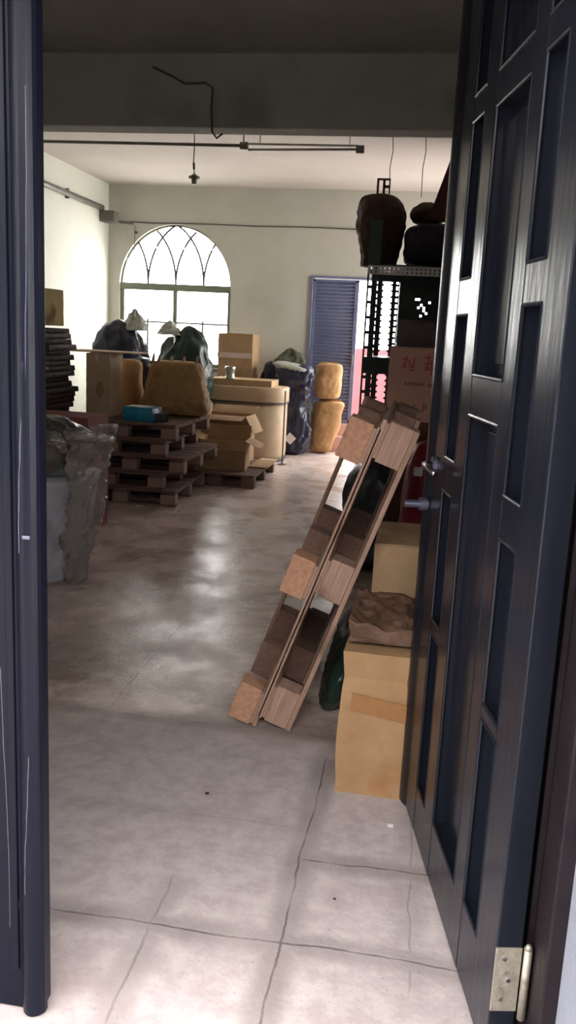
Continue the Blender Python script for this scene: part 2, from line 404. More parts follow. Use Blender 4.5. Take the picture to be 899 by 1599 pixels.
# white outer reveal right beside the camera
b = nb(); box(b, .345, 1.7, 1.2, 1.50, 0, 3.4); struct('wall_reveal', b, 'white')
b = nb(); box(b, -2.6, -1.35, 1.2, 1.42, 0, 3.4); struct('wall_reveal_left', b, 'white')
b = nb(); box(b, -6, 5, -4.4, -4.2, 0, 3.3); struct('wall_opposite', b, 'opposite')
b = nb(); box(b, -2.6, 1.7, -.25, 1.50, 2.66, 2.8); struct('ceiling_light_block', b, 'darkwall')  # unseen slab added over the camera to cut daylight on the near floor
# dark door frame
b = nb()
box(b, JX, JX+.075, 1.50, 1.70, 0, JZ, bev=.004); box(b, JX-.012, JX+.04, 1.655, 1.70, 0, JZ, bev=.003)
box(b, -1.36, -1.285, 1.50, 1.66, 0, JZ, bev=.004); box(b, -1.36, JX+.075, 1.50, 1.66, JZ, JZ+.07, bev=.004)
struct('trim_3', b, 'framepaint')['label'] = 'dark painted door frame'
# back step and outdoor bits seen through the openings
b = nb(); box(b, -1.62, .3, 11.42, YB, 0, .20, bev=.01); box(b, DX0, DX1, 11.60, YB+.22, .20, DZ0, bev=.006); struct('trim_4', b, 'step')['label'] = 'pinkish concrete step below the back doorway'
b = nb(); box(b, -7, 5, YB+.2, 22, -.2, -.02); struct('ground_outside', b, 'outground')
b = nb(); box(b, -1.9, 4.5, 14.2, 14.4, -.02, 1.33); struct('wall_outside', b, 'outwall')

# arched window
wr = struct_root('window_1', (0, YB+.06, 0))
b = nb()
box(b, WX0+.002, WX1-.002, -.03, .04, 2.00, 2.09, bev=.004); box(b, WX0+.002, WX0+.055, -.02, .04, WZ0, 2.0, bev=.003); box(b, WX1-.045, WX1-.002, -.02, .04, WZ0, 2.0, bev=.003)
box(b, WC-.028, WC+.028, -.025, .04, WZ0, 2.0, bev=.003); box(b, WX0, WX1, -.02, .04, WZ0, WZ0+.05, bev=.003)
pts = [(WC - (WR-.012)*math.cos(PI*i/40), .01, 2.07+(WH-.02)*math.sin(PI*i/40)) for i in range(41)]
tube(b, pts, .014, 8); obj('window_frame', b, 'winframe', wr)
b = nb(); zb = 2.09
def inarch(x, z): return z < 2.06 + (WH-.01)*math.sqrt(max(0, 1-((x-WC)/(WR-.01))**2))
rr_ = WR*1.0
for sgn in (-1, 1):
    for x0 in (WC-WR, WC-WR/2, WC, WC+WR/2, WC+WR):
        # pointed-arch tracery: arcs springing from the transom
        path = []
        for i in range(28):
            a = i/27*PI/2
            x = x0 + sgn*rr_*(1-math.cos(a))*.78; z = zb + rr_*math.sin(a)*1.06
            if (WX0 < x < WX1) and inarch(x, z): path.append((x, -.005, z))
        if len(path) > 2: tube(b, path, .014, 6)
for xx in (WC-WR/2, WC, WC+WR/2): tube(b, [(xx, -.005, 2.08), (xx, -.005, 2.17)], .014, 6)
tube(b, [(WX0+.03, 0, 1.58), (WX1-.03, 0, 1.58)], .013, 6)
for xx in (WC-WR/2, WC+WR/2): tube(b, [(xx, 0, WZ0), (xx, 0, 1.62)], .013, 6)
obj('window_grille', b, 'iron', wr)
b = nb(); box(b, WX0+.05, WC-.025, .015, .019, WZ0+.05, 2.0); box(b, WC+.025, WX1-.045, .015, .019, WZ0+.05, 2.0); obj('glass', b, 'glass', wr)
b = nb(); box(b, WX0-.01, WX1+.01, -.10, .0, WZ0-.05, WZ0, bev=.006); obj('window_sill', b, 'winframe', wr)
# window behind the racking
w2 = struct_root('window_2', (XR+.08, 0, 0)); b = nb()
box(b, 0, .05, RW[0], RW[1], RW[2], RW[2]+.06); box(b, 0, .05, RW[0], RW[1], RW[3]-.06, RW[3]); box(b, 0, .05, RW[0], RW[0]+.05, RW[2], RW[3]); box(b, 0, .05, RW[1]-.05, RW[1], RW[2], RW[3]); box(b, 0, .05, 10.47, 10.53, RW[2], RW[3])
obj('window_frame', b, 'winframe', w2)

# blue louvred door leaf of the back doorway
d3 = struct_root('door_3', (DX0+.004, YB-.012, DZ0)); wL, hL = .605, DZ1-DZ0-.01
b = nb(); box(b, 0, .035, 0, .04, 0, hL, bev=.003); box(b, wL-.05, wL, 0, .04, 0, hL, bev=.003); box(b, 0, wL, 0, .04, 0, .05, bev=.003); box(b, 0, wL, 0, .04, hL-.03, hL, bev=.003)
obj('door_frame', b, 'louvre', d3)
b = nb(); nS = 38
for i in range(nS):
    z = .06 + (hL-.11)*(i+.5)/nS
    box(b, .03, wL-.045, -.019, .019, -.002, .002, Matrix.Translation((0, .018, z)) @ Matrix.Rotation(R(-58), 4, 'X'))
obj('louvre_slats', b, 'louvre', d3)
b = nb(); box(b, .03, wL-.045, .028, .036, .02, hL-.02); obj('backing_panel', b, 'louvre', d3)
b = nb(); box(b, wL-.045, wL-.02, -.018, 0, .78, .92, bev=.003); obj('door_handle', b, 'metal', d3)
# frame of that doorway
b = nb(); box(b, DX0-.03, DX0, YB-.02, YB+.1, DZ0, DZ1+.03); box(b, DX1, DX1+.03, YB-.02, YB+.1, DZ0, DZ1+.03); box(b, DX0, DX1, YB-.02, YB+.1, DZ1, DZ1+.03)
struct('trim_5', b, 'louvre')

# ------------------------------------------------------------------ the entrance doors
DL, DH, DT = 1.11, 2.47, .055
d1 = struct_root('door_1', (.238, 1.62, .012), R(100.8))
colsx = [(.14, .27), (.36, .635), (.745, .87)]
rows = {0: [(.19, .655), (.69, 1.075), (1.17, 1.57), (1.655, 2.055), (2.12, 2.36)],
        1: [(.17, 1.31), (1.41, 2.04), (2.12, 2.36)],
        2: [(.15, .65), (.69, 1.075), (1.17, 1.56), (1.655, 2.055), (2.12, 2.36)]}
b = nb(); box(b, .01, DL-.01, -DT+.008, -.036, .01, DH-.01)      # thin core behind the recesses
xs = [0, .14, .27, .36, .635, .745, .87, DL]
for i in (0, 2, 4, 6): box(b, xs[i], xs[i+1], -DT, 0, 0, DH, bev=.003)
for ci, (x0, x1) in enumerate(colsx):
    prev = 0
    for z0, z1 in rows[ci]+[(DH, DH)]:
        box(b, x0-.001, x1+.001, -DT+.001, -.001, prev, z0); prev = z1
obj('door_leaf', b, 'door', d1, bevel=.002)
b = nb()      # moulded edging and raised fields
for ci, (x0, x1) in enumerate(colsx):
    for z0, z1 in rows[ci]:
        for (p, q) in (((x0, z0), (x1, z0)), ((x1, z0), (x1, z1)), ((x1, z1), (x0, z1)), ((x0, z1), (x0, z0))):
            tube(b, [(p[0], -.003, p[1]), (q[0], -.003, q[1])], .005, 8)
        box(b, x0+.03, x1-.03, -.038, -.031, z0+.03, z1-.03, bev=.003)
obj('door_moulding', b, 'door', d1)
b = nb(); prism(b, [(DL-.105+.105*i/10, .014*math.sin(PI*i/10)-.001) for i in range(11)], 0, DH); obj('edge_strip', b, 'door', d1, smooth=False)
hd = obj('door_handle', tube(nb(), [(DL-.13, .0, 1.13), (DL-.13, .012, 1.13)], .024, 20), 'handle', d1)
b = nb(); tube(b, [(DL-.13, .012, 1.13), (DL-.13, .026, 1.13), (DL-.14, .034, 1.13), (DL-.18, .036, 1.13), (DL-.27, .032, 1.125)], [.011, .010, .011, .009, .008], 12); obj('lever', b, 'chrome', hd, smooth=True)
b = nb(); tube(b, [(DL-.075, .0, 1.0), (DL-.075, .03, 1.0)], .020, 20); tube(b, [(DL-.075, .03, 1.0), (DL-.075, .075, 1.0)], .012, 14); obj('lock', b, 'handle', d1)
b = nb(); box(b, DL, DL+.003, -.042, -.014, .93, 1.2, bev=.001); obj('lock_plate', b, 'chrome', d1)
for k, zc in enumerate((.20, 2.27)):
    h = nb(); box(h, -.004, 0, -DT+.001, .001, zc-.075, zc+.075, bev=.001); ho = obj('hinge', h, 'hinge', d1)
    h = nb(); tube(h, [(-.012, -DT-.008, zc-.085), (-.012, -DT-.008, zc+.08)], .0085, 14); tube(h, [(-.012, -DT-.008, zc+.08), (-.012, -DT-.008, zc+.09)], [.0095, .004], 14); obj('knuckle', h, 'hinge', ho, smooth=True)
    h = nb()
    for dz in (-.045, 0, .05): tube(h, [(-.0045, -.018-.012*(dz == 0), zc+dz), (-.007, -.018-.012*(dz == 0), zc+dz)], .0045, 10)
    obj('screws', h, 'chrome', ho)
# left leaf, shut
d2 = struct_root('door_2', (-.718, 1.56, .006))
b = nb(); box(b, -.555, -.008, 0, .05, 0, DH, bev=.004); obj('door_leaf', b, 'leaf', d2)
b = nb()
prism(b, [(-.052+.052*i/12, -.020*math.sin(PI*i/12)**.7) for i in range(13)]+[(0, .012), (-.052, .012)], 0, DH)
obj('edge_strip', b, 'leaf', d2, smooth=False)
b = nb(); box(b, -.075, -.058, -.006, .002, .1, DH-.1, bev=.003); box(b, -.30, -.29, -.006, .002, .1, DH-.1, bev=.003); obj('door_moulding', b, 'leaf', d2)
b = nb(); rnd = random.Random(3)
for (x, z0, z1, w) in ((-.030, 1.05, 1.42, .0009), (-.018, 1.2, 1.9, .0007), (-.105, .35, 1.25, .0009), (-.085, .2, .8, .0008), (-.028, .3, .62, .0008), (-.06, .25, .5, .0008)):
    y = -.021 if x > -.05 else -.0005
    y = -.020*math.sin(PI*(x+.052)/.052)**.7-.0002 if x > -.05 else -.0004
    prev = None; n = 14; pts = []
    for i in range(n+1):
        t = i/n; pts.append((x+.006*math.sin(3*t+x*60)+rnd.uniform(-.0007, .0007), y, z0+(z1-z0)*t))
    for p, q in zip(pts, pts[1:]):
        vs = [b.verts.new((p[0]-w, p[1], p[2])), b.verts.new((p[0]+w, p[1], p[2])), b.verts.new((q[0]+w, q[1], q[2])), b.verts.new((q[0]-w, q[1], q[2]))]; b.faces.new(vs)
obj('scratches', b, 'scratch', d2)
b = nb(); box(b, -.028, -.012, -.024, -.016, 1.08, 1.087, bev=.001); obj('latch_chip', b, 'handle', d2)

# ------------------------------------------------------------------ pallets
def pallet(name, label, mats, L_=1.15, W_=.98, H_=.14, skid_rows=(0, 1, 2), group=None, nd=6, front=None, slim=False):
    wood, chip = mats[:2]; chip2 = mats[-1]; t = thing(name, label, 'pallet', (0,0,0), 0, group); rnd = random.Random(len(label))
    bt, st, kt = (.016, .012, .018) if slim else (.019, .019, .02); bh = H_-bt-st-kt
    bl, bw = (.155 if slim else .135), .10
    xsb = (0, (L_-bl)/2, L_-bl); ysb = (0, (W_-bw)/2, W_-bw)
    for r_, y in enumerate(ysb):
        if r_ in skid_rows:
            b = nb(); box(b, 0, L_, y, y+bw, 0, kt, bev=.002); obj('skid_board', b, wood, t)
        for x in xsb:
            b = nb(); box(b, x, x+bl, y, y+bw, kt, kt+bh, bev=.004); obj('block', b, chip if front is None or r_ == front else chip2, t)  # rear rows take the darker chip, their shade put into the colour
        # lengthwise bearer resting on the blocks
    for x in xsb:
        b = nb(); box(b, x+.01, x+bl-.01, 0, W_, kt+bh, kt+bh+st, bev=.002); obj('bearer_board', b, wood, t)
    w = (W_ - .0)/nd
    for i in range(nd):
        g = .012 if 0 < i < nd-1 else .002
        b = nb(); box(b, rnd.uniform(0, .004), L_-rnd.uniform(0, .004), i*w+g, (i+1)*w-g, kt+bh+st, H_, bev=.002); obj('deck_board', b, wood, t)
    return t
# stack of five by the left: boards run front to back
pg = 'worn wooden pallets in the stack on the left'
p0 = pallet('wooden_pallet', 'dark worn wooden pallet lying on the floor, lowest of the stack of five', ('wood_dark', 'chip_old'), .98, 1.14, group=pg)
p0.location = (-3.0, 7.02, 0); p0.rotation_euler = (0, 0, R(1.5))
for i, (dx, dy, rz, lb) in enumerate(((-.10, .03, -.8, 'dark worn wooden pallet, second from the bottom of the stack of five'),
                                  (.08, .06, -1., 'worn wooden pallet in the middle of the stack of five, jutting out to the right'),
                                  (-.09, .05, .5, 'worn wooden pallet set back under the topmost one of the stack of five'),
                                  (.0, .06, -.5, 'topmost worn wooden pallet of the stack, carrying a blue packet and boxes'))):
    dup(p0, (-3.02+dx, 7.04+dy, .1402*(i+1)), R(rz), lb)
p5 = pallet('wooden_pallet', 'single low pallet on the floor right of the pallet stack, with opened boxes on it', ('wood_dark', 'chip_dark'), .80, 1.18, .13)
p5.location = (-2.36, 8.2, 0)
# the leaning pair
A = R(19.0); sA, cA = math.sin(A), math.cos(A)
av = Vector((sA, 0, cA)); tv = Vector((cA, 0, -sA)); PW = 1.02; PH = .138; YF_ = 3.07
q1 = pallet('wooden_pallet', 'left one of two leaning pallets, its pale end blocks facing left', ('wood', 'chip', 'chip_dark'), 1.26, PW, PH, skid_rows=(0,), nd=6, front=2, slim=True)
o1 = Vector((-.405-PH*cA-.006, YF_+PW, 0)) - tv*PH
q1.matrix_world = Matrix.Translation(o1) @ Matrix((( av.x, 0, tv.x, 0), (av.y, -1, tv.y, 0), (av.z, 0, tv.z, 0), (0, 0, 0, 1)))
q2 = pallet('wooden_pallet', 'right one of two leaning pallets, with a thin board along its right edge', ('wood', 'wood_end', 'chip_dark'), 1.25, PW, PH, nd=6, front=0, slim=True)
o2 = Vector((-.405, YF_, 0))
q2.matrix_world = Matrix.Translation(o2) @ Matrix((( av.x, 0, -tv.x, 0), (av.y, 1, -tv.y, 0), (av.z, 0, -tv.z, 0), (0, 0, 0, 1)))

# ------------------------------------------------------------------ right side: boxes by the door
f = carton('tall dented orange-brown carton on the floor beside the open door', 'box', (-.075, 2.85, 0), R(-2), .215, .36, .505, 'card_orange', 3, top_tape=False, amp=.010, pinch=.07, flaps=False)
b = nb(); box(b, -.112, .112, -.1925, -.189, .29, .35, Matrix.Translation((0, 0, 0)) @ Matrix.Rotation(R(7), 4, 'Y')); obj('tape', b, 'tape', f)
for (s, a) in (('b', 30),):
    b = nb(); box(b, -.095, .095, 0, .13, -.004, 0); bmesh.ops.subdivide_edges(b, edges=b.edges[:], cuts=4, use_grid_fill=True)
    for v in b.verts: v.co.z += noise.noise(v.co*14)*.018
    o = obj('top_flap', b, 'card', f); o.matrix_local = Matrix.Translation((0, .16 if s == 'b' else -.17, .505)) @ Matrix.Rotation(PI, 4, 'Z') @ Matrix.Rotation(R(-14), 4, 'X') if s == 'b' else Matrix.Translation((0, -.165, .503)) @ Matrix.Rotation(R(5), 4, 'X')
b2 = carton('light brown carton wrapped in clear film behind the tall dented carton', 'box', (-.035, 3.42, 0), 0, .20, .42, .74, 'card', 5, top_tape=False)
b = nb(); softbox(b, .035, .40, .55, 4, .006, 8); obj('film_wrap', b, 'crinkle', b2, True, loc=(.115, 0, .12))
# crumpled brown filler painting the dark interior of the open dented carton
t = tag(obj('dark_inside_filler', crumple(nb(), .20, .32, .075), 'shade2'), 'crumpled dark brown wrapping standing for the shaded inside of the tall dented carton', 'filler')
t.location = (-.075, 2.88, .518)
t = thing('rubbish_bag', 'low dark green bag squeezed on the floor between the leaning pallets and the cartons', 'bag', (-.285, 3.66, 0)); obj('bag_body', grow(nb(), .13, .95, .30, 22, .006, 2.6, P_bag, 5, .015, shear=(.30, 0)), 'bag_green', t, True)
# maroon bag with the white clover mark
t = thing('maroon_bag', 'dark red bag with a white clover mark beside the door handle', 'bag', (.065, 4.32, 0))
obj('bag_body', grow(nb(), .24, .30, 1.03, 8, .012, 3, P_sack, 4, .01), 'bag_maroon', t, True)
b = nb()
for k in range(4):
    a = PI/4 + k*PI/2
    tube(b, [(-.058+.013*math.cos(a), -.170, .885+.013*math.sin(a)), (-.058+.013*math.cos(a), -.164, .885+.013*math.sin(a))], .0135, 14)
tube(b, [(-.058, -.171, .885), (-.058, -.164, .885)], .014, 14)
obj('clover_mark', b, 'paper', t)
# dark cartons under the box with red writing
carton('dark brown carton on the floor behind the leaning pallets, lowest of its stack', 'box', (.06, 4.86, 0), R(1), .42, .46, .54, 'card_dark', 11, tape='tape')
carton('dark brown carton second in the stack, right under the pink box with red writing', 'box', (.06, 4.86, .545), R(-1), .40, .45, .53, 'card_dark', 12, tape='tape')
rb = carton('pinkish carton with red writing standing high behind the leaning pallets', 'box', (.045, 4.83, 1.08), 0, .46, .44, .385, 'card_pink', 13, top_tape=False)
# brush characters and stencilled lines on its front
b = nb(); yf = -.2275
def stroke(bm, pts, w):
    for (x0, z0), (x1, z1) in zip(pts, pts[1:]):
        dx, dz = x1-x0, z1-z0; l = math.hypot(dx, dz) or 1; nx, nz = -dz/l*w, dx/l*w
        a = [bm.verts.new((x0+nx, yf, z0+nz)), bm.verts.new((x1+nx, yf, z1+nz)), bm.verts.new((x1-nx, yf, z1-nz)), bm.verts.new((x0-nx, yf, z0-nz))]
        c = [bm.verts.new((v.co.x, yf+.002, v.co.z)) for v in a]
        bm.faces.new(a); 
        for i in range(4): bm.faces.new((a[i], a[(i+1) % 4], c[(i+1) % 4], c[i]))
W0 = -.23
def sx(px): return W0 + (px-118)/(720-118)*.25*.98
def sz(py): return .383 - (py-430)/(1350-430)*.383
def S(pts, w=.0045): stroke(b, [(sx(x), sz(y)) for x, y in pts], w)
S([(285,575),(350,568)]); S([(332,540),(325,700)]); S([(322,610),(290,680)]); S([(372,580),(372,640),(440,650)]); S([(372,690),(415,715),(450,690)]); S([(445,560),(400,680)]); S([(360,665),(440,670)],.003)
S([(560,545),(660,540)]); S([(612,500),(606,690)]); S([(560,620),(670,610)]); S([(570,690),(690,680)]); S([(650,570),(655,760)]); S([(600,640),(575,700)],.003)
obj('red_writing', b, 'redink', rb)
b = nb()
def S2(pts, w=.003): stroke(b, [(sx(x), sz(y)) for x, y in pts], w)
x = 340
for gl in ('N', 'E', 'W', 'T', ':'):
    pass
for k, x in enumerate((335, 385, 430, 475)):
    S2([(x, 900), (x, 860), (x+28, 860)]); S2([(x, 880), (x+26, 880)], .002); S2([(x+28, 862), (x+28, 900)], .002)
for x in (520, 560): S2([(x, 905), (x, 860), (x+26, 875), (x, 890)])
for x in (630, 670): S2([(x, 905), (x+18, 850), (x+34, 905)], .004)
S2([(470,1130),(470,1210)],.004); S2([(470,1190),(520,1190)],.003); S2([(590,1120),(590,1215)],.005); S2([(590,1120),(635,1130),(635,1165),(595,1170)],.004)
obj('stencilled_writing', b, 'blackink', rb)
bb = carton('dark crumpled brown carton on top of the pink box with red writing', 'box', (.06, 4.86, 1.466), R(1.5), .44, .42, .14, 'shade', 17, top_tape=False, amp=.012)
# dark bags on the floor below the racking
for (x, y, w_, d_, h_, s, m_, lb) in ((-.20, 5.75, .52, .6, .80, 31, 'bag_black', 'black plastic bag seen through the leaning pallets, nearest behind the dark cartons'),
                                      (-.10, 6.55, .60, .6, .95, 32, 'bag_green', 'dark green plastic bag on the floor behind the nearer black bag'),
                                      (-.12, 7.45, .64, .7, .85, 33, 'bag_black', 'black plastic bag on the floor in front of the steel racking')):
    t = thing('rubbish_bag', lb, 'bag', (x, y, 0)); obj('bag_body', grow(nb(), w_, d_, h_, s, .04, 2.5, P_bag, 3, .03), m_, t, True)
    obj('tied_neck', knot(nb(), 0, 0, h_-.04, .12, .03, s), m_, t, True)

# ------------------------------------------------------------------ the racking
def slotted(bm, x0, y0, z0, z1, w, slot_h, pitch, col_w, axis='x'):
    """flange with a row of oblong holes: two edge strips and rungs"""
    def bx(a, c, za, zb):
        if axis == 'x': box(bm, x0+a, x0+c, y0, y0+.003, za, zb)
        else: box(bm, x0, x0+.003, y0+a, y0+c, za, zb)
    e = (w-col_w)/2
    bx(0, e, z0, z1); bx(w-e, w, z0, z1)
    z = z0
    while z < z1:
        bx(e, w-e, z, min(z1, z+pitch-slot_h)); z += pitch
rk = thing('steel_racking', 'tall dark green slotted-steel rack in front of the bright back doorway', 'rack', (0, 0, 0))
RX0, RX1, RY0, RY1 = -.60, 1.15, 8.42, 9.42
def teeth(bm, xa, xb, y, z0, z1, side, pitch=.062):
    # strip with open notches along one edge
    w_ = xb-xa; sxa, sxb = (xa, xa+w_*.5) if side > 0 else (xb-w_*.5, xb); box(bm, sxa, sxb, y, y+.003, z0, z1)
    z = z0
    while z < z1:
        ta, tb = (sxb, xb) if side > 0 else (xa, sxa)
        box(bm, ta, tb, y, y+.003, z, z+pitch*.36); z += pitch
def holes(bm, x0, x1, y, z0, z1, pitch, hole, cw):
    slotted(bm, x0, y, z0, z1, x1-x0, hole, pitch, cw)
for (x, y, sg) in ((RX0, RY0, 1), (RX0, RY1, 1), (RX1, RY0, -1), (RX1, RY1, -1)):
    b = nb()
    if sg > 0:
        holes(b, x, x+.062, y, 0, 2.18, .14, .11, .026); box(b, x+.062, x+.082, y, y+.003, 0, 2.18); teeth(b, x+.082, x+.112, y, 0, 2.18, 1)
        box(b, x, x+.112, y, y+.003, 2.18, 2.58) if y == RY0 else None
        slotted(b, x, y+.003, 0, 2.58, .05, .03, .06, .022, 'y')
    else:
        holes(b, x-.075, x, y, 0, 2.58, .14, .11, .026); slotted(b, x-.003, y+.003, 0, 2.58, .05, .03, .06, .022, 'y')
    obj('post', b, 'rack', rk)
b = nb(); yy = RY1-.03
teeth(b, -.415, -.385, yy, 0, 2.12, -1); box(b, -.385, -.372, yy, yy+.003, 0, 2.12); holes(b, -.372, -.325, yy, 0, 2.12, .06, .034, .022); obj('post', b, 'rack', rk)
# sheet-metal back with a cluster of holes
b = nb(); g = .028; gx0, gz0, nx, nz = -.16, 1.68, 7, 10
gx1, gz1 = gx0+nx*g, gz0+nz*g; yy = RY1-.012
for (a, c, d_, e) in ((-.325, gx0, .05, 2.1), (gx1, RX1, .05, 2.1), (gx0, gx1, .05, gz0), (gx0, gx1, gz1, 2.1)): box(b, a, c, yy, yy+.004, d_, e)
open_ = {(0, 8), (1, 8), (2, 6), (3, 5), (1, 5), (3, 4), (4, 3), (2, 2), (5, 7)}
for ii in range(nx):
    for kk in range(nz):
        if (ii, kk) not in open_: box(b, gx0+ii*g, gx0+(ii+1)*g, yy, yy+.004, gz0+kk*g, gz0+(kk+1)*g)
        else: box(b, gx0+ii*g, gx0+ii*g+.006, yy, yy+.004, gz0+kk*g, gz0+(kk+1)*g); box(b, gx0+ii*g, gx0+(ii+1)*g, yy, yy+.004, gz0+kk*g, gz0+kk*g+.006)
obj('back_panel', b, 'rack', rk)
for z in (2.12, 1.26, .48):
    b = nb(); box(b, RX0, RX1, RY0+.004, RY1-.004, z+.05, z+.065)
    obj('shelf', b, 'rack', rk)
    b = nb()
    if z > 2:
        for zz in (z-.02, z+.015): 
            x = RX0
            while x < RX1: box(b, x, min(RX1, x+.028), RY0-.004, RY0-.001, zz, zz+.022); x += .042
        for zz in (z-.03, z+.003, z+.038): box(b, RX0, RX1, RY0-.005, RY0-.001, zz, zz+.013)
    else: box(b, RX0, RX1, RY0-.005, RY0-.001, z-.09, z+.06)
    obj('front_beam', b, 'metal' if z > 2 else 'rack', rk)
    b = nb(); box(b, RX0, RX1, RY1+.001, RY1+.005, z-.03, z+.06); obj('rear_beam', b, 'rack', rk)
# goods on the rack
t = thing('brown_sack', 'bulging brown sack overhanging the left end of the rack top, under the bracket frame', 'sack', (-.53, 8.82, 2.187)); 
obj('bag_body', grow(nb(), .46, .46, .69, 41, .02, 2.3, lambda q: (.66+.34*min(1, max(0, q-.1)/.45))*(1-max(0, (q-.68)/.32)**2.4)**.5, 4, .02), 'bag_brown', t, True)
t = thing('brown_sack', 'lower round brown sack on the rack top, right of the bulging one', 'sack', (-.08, 8.92, 2.612)); obj('bag_body', grow(nb(), .34, .44, .20, 42, .02, 2.2, P_fat, 4, .02), 'bag_brown', t, True)
t = thing('cloth_bundle', 'wide dark purple bundle lying under the round sacks on the top shelf', 'bundle', (.41, 8.95, 2.187))
obj('bundle_body', grow(nb(), 1.38, .70, .42, 43, .008, 9, P_sack, 3, .02), 'dark', t, True)
br = thing('bracket_frame', 'small dark open bracket frame standing on top of the bulging brown sack', 'bracket', (-.53, 8.80, 2.872)); b = nb()
box(b, -.06, -.04, -.02, .02, 0, .13); box(b, .055, .068, -.02, .02, 0, .13); box(b, -.06, .068, -.02, .02, .12, .135); box(b, -.002, .02, -.02, .02, 0, .12); box(b, .0, .06, -.02, .02, .05, .072)
obj('frame', b, 'redwood', br)
t = tag(obj('leaning_sheet', box(nb(), 0, .5, 0, .03, 0, .72, bev=.004), 'redwood'), 'dark red-brown sheet leaning at a slant beside the open door, above the rack', 'sheet')
t.matrix_world = Matrix.Translation((-.07, 8.50, 2.63)) @ Matrix.Rotation(R(17), 4, 'Y')
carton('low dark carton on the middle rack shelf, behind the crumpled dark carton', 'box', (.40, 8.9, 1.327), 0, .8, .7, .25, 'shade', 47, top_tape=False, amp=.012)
t = thing('plastic_bundle', 'dark wrapped bundle with a pale top on the middle rack shelf under the perforated beam', 'bundle', (.45, 8.9, 1.58)); obj('bundle_body', grow(nb(), .66, .6, .38, 48, .03, 4, P_fat, 4, .03), 'shade', t, True)
obj('pale_film', grow(nb(), .5, .4, .07, 49, .01, 3, P_fat, 4, .01), 'liner', t, True, loc=(-.05, -.02, .36))
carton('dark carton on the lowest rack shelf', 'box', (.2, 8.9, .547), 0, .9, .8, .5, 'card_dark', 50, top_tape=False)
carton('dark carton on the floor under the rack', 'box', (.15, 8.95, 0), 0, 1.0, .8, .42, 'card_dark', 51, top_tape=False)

# ------------------------------------------------------------------ left side
# grey bin in clear plastic with orange-red contents
bn = thing('wrapped_bin', 'grey bin with crinkled clear plastic hanging over it beside the left door edge', 'bin', (-2.33, 4.85, 0))
b = nb(); rings = []
for z, hw, hd_ in ((0, .315, .25), (.02, .325, .26), (.30, .36, .29), (.58, .40, .32), (.60, .415, .335), (.62, .41, .33)):
    ring = []
    for k in range(32):
        a = 2*PI*k/32; ca, sa = math.cos(a), math.sin(a); q = (abs(ca)**5+abs(sa)**5)**(-1/5); ring.append(b.verts.new((q*ca*hw, q*sa*hd_, z)))
    rings.append(ring)
for A_, B_ in zip(rings, rings[1:]):
    for k in range(32): b.faces.new((A_[k], A_[(k+1) % 32], B_[(k+1) % 32], B_[k]))
b.faces.new(rings[0][::-1]); b.faces.new(rings[-1]); obj('bin_body', b, 'bin', bn, True)
b = nb(); box(b, -.30, .16, -.32, .16, .60, .79, bev=.01); obj('contents', b, 'orange', bn)
obj('plastic_cover', grow(nb(), .80, .66, .40, 61, .04, 3, P_bag, 4, .03, nu=90, nv=40), 'clear_green', bn, True, loc=(-.02, .10, .55))
b = nb(); grow(b, .13, .34, .86, 62, .02, 2.2, lambda t: .55+.65*t-.3*max(0, t-.85)*4, 7, .04, nu=90, nv=80)
obj('plastic_fringe', b, 'crinkle', bn, True, loc=(.36, -.10, .0), rot=(0, R(7), 0))
for k, (px_, py_, rz_, rx_) in enumerate(((.45, -.20, 20, 30), (.38, -.28, -30, 50), (.50, -.08, 70, 20))):
    b = nb(); grow(b, .16, .03, .14, 63+k, .012, 2, lambda q: .3+.8*q, 14, .02, 30, 14); o = obj('plastic_fringe', b, 'crinkle', bn, True, loc=(px_, py_, .80), rot=(R(rx_), 0, R(rz_)))
# reddish box behind it
carton('dull reddish carton behind the plastic-covered bin', 'box', (-2.58, 6.05, 0), R(0), .50, .4, .85, 'card_red', 66, top_tape=False)
# dark pile of folded sacking
rnd = random.Random(9); zz = 0; first = None; ns = 34
for i in range(ns):
    h_ = 1.46/ns*.86
    lx, ly, rz = -3.32+rnd.uniform(-.03, .03), 6.72+rnd.uniform(-.03, .03), R(rnd.uniform(-3, 3))
    if first is None:
        first = tag(obj('folded_sack', softbox(nb(), .78, .60, 1.46/ns*.97, 71, .012, 8), 'sheets'), 'thin dark folded sack in the tall dark pile beside the left door edge', 'folded sack', 'dark folded sacks in the tall pile')
        first.location = (lx, ly, 0); continue
    o = first.copy(); C.objects.link(o); o.location = (lx, ly, i*1.46/ns); o.rotation_euler = (0, 0, rz); o.scale = (rnd.uniform(.94, 1.04), 1, 1)
t = tag(obj('steel_strip', tube(nb(), [(-.16, 0, 0), (.07, 0, -.004)], .009, 10), 'chrome'), 'short shiny metal bar sticking out of the dark folded pile', 'bar'); t.location = (-2.93, 6.365, 1.16)
yb = carton('yellowish carton on top of the dark folded pile', 'box', (-3.29, 6.66, 1.478), R(-4), .66, .46, .285, 'card_yellow', 72, tape='tape_pale', top_tape=False)
b = nb(); box(b, -.10, -.07, -.2385, -.236, .15, .285); box(b, .22, .25, -.2385, -.236, .25, .285); obj('tape', b, 'tape_pale', yb)
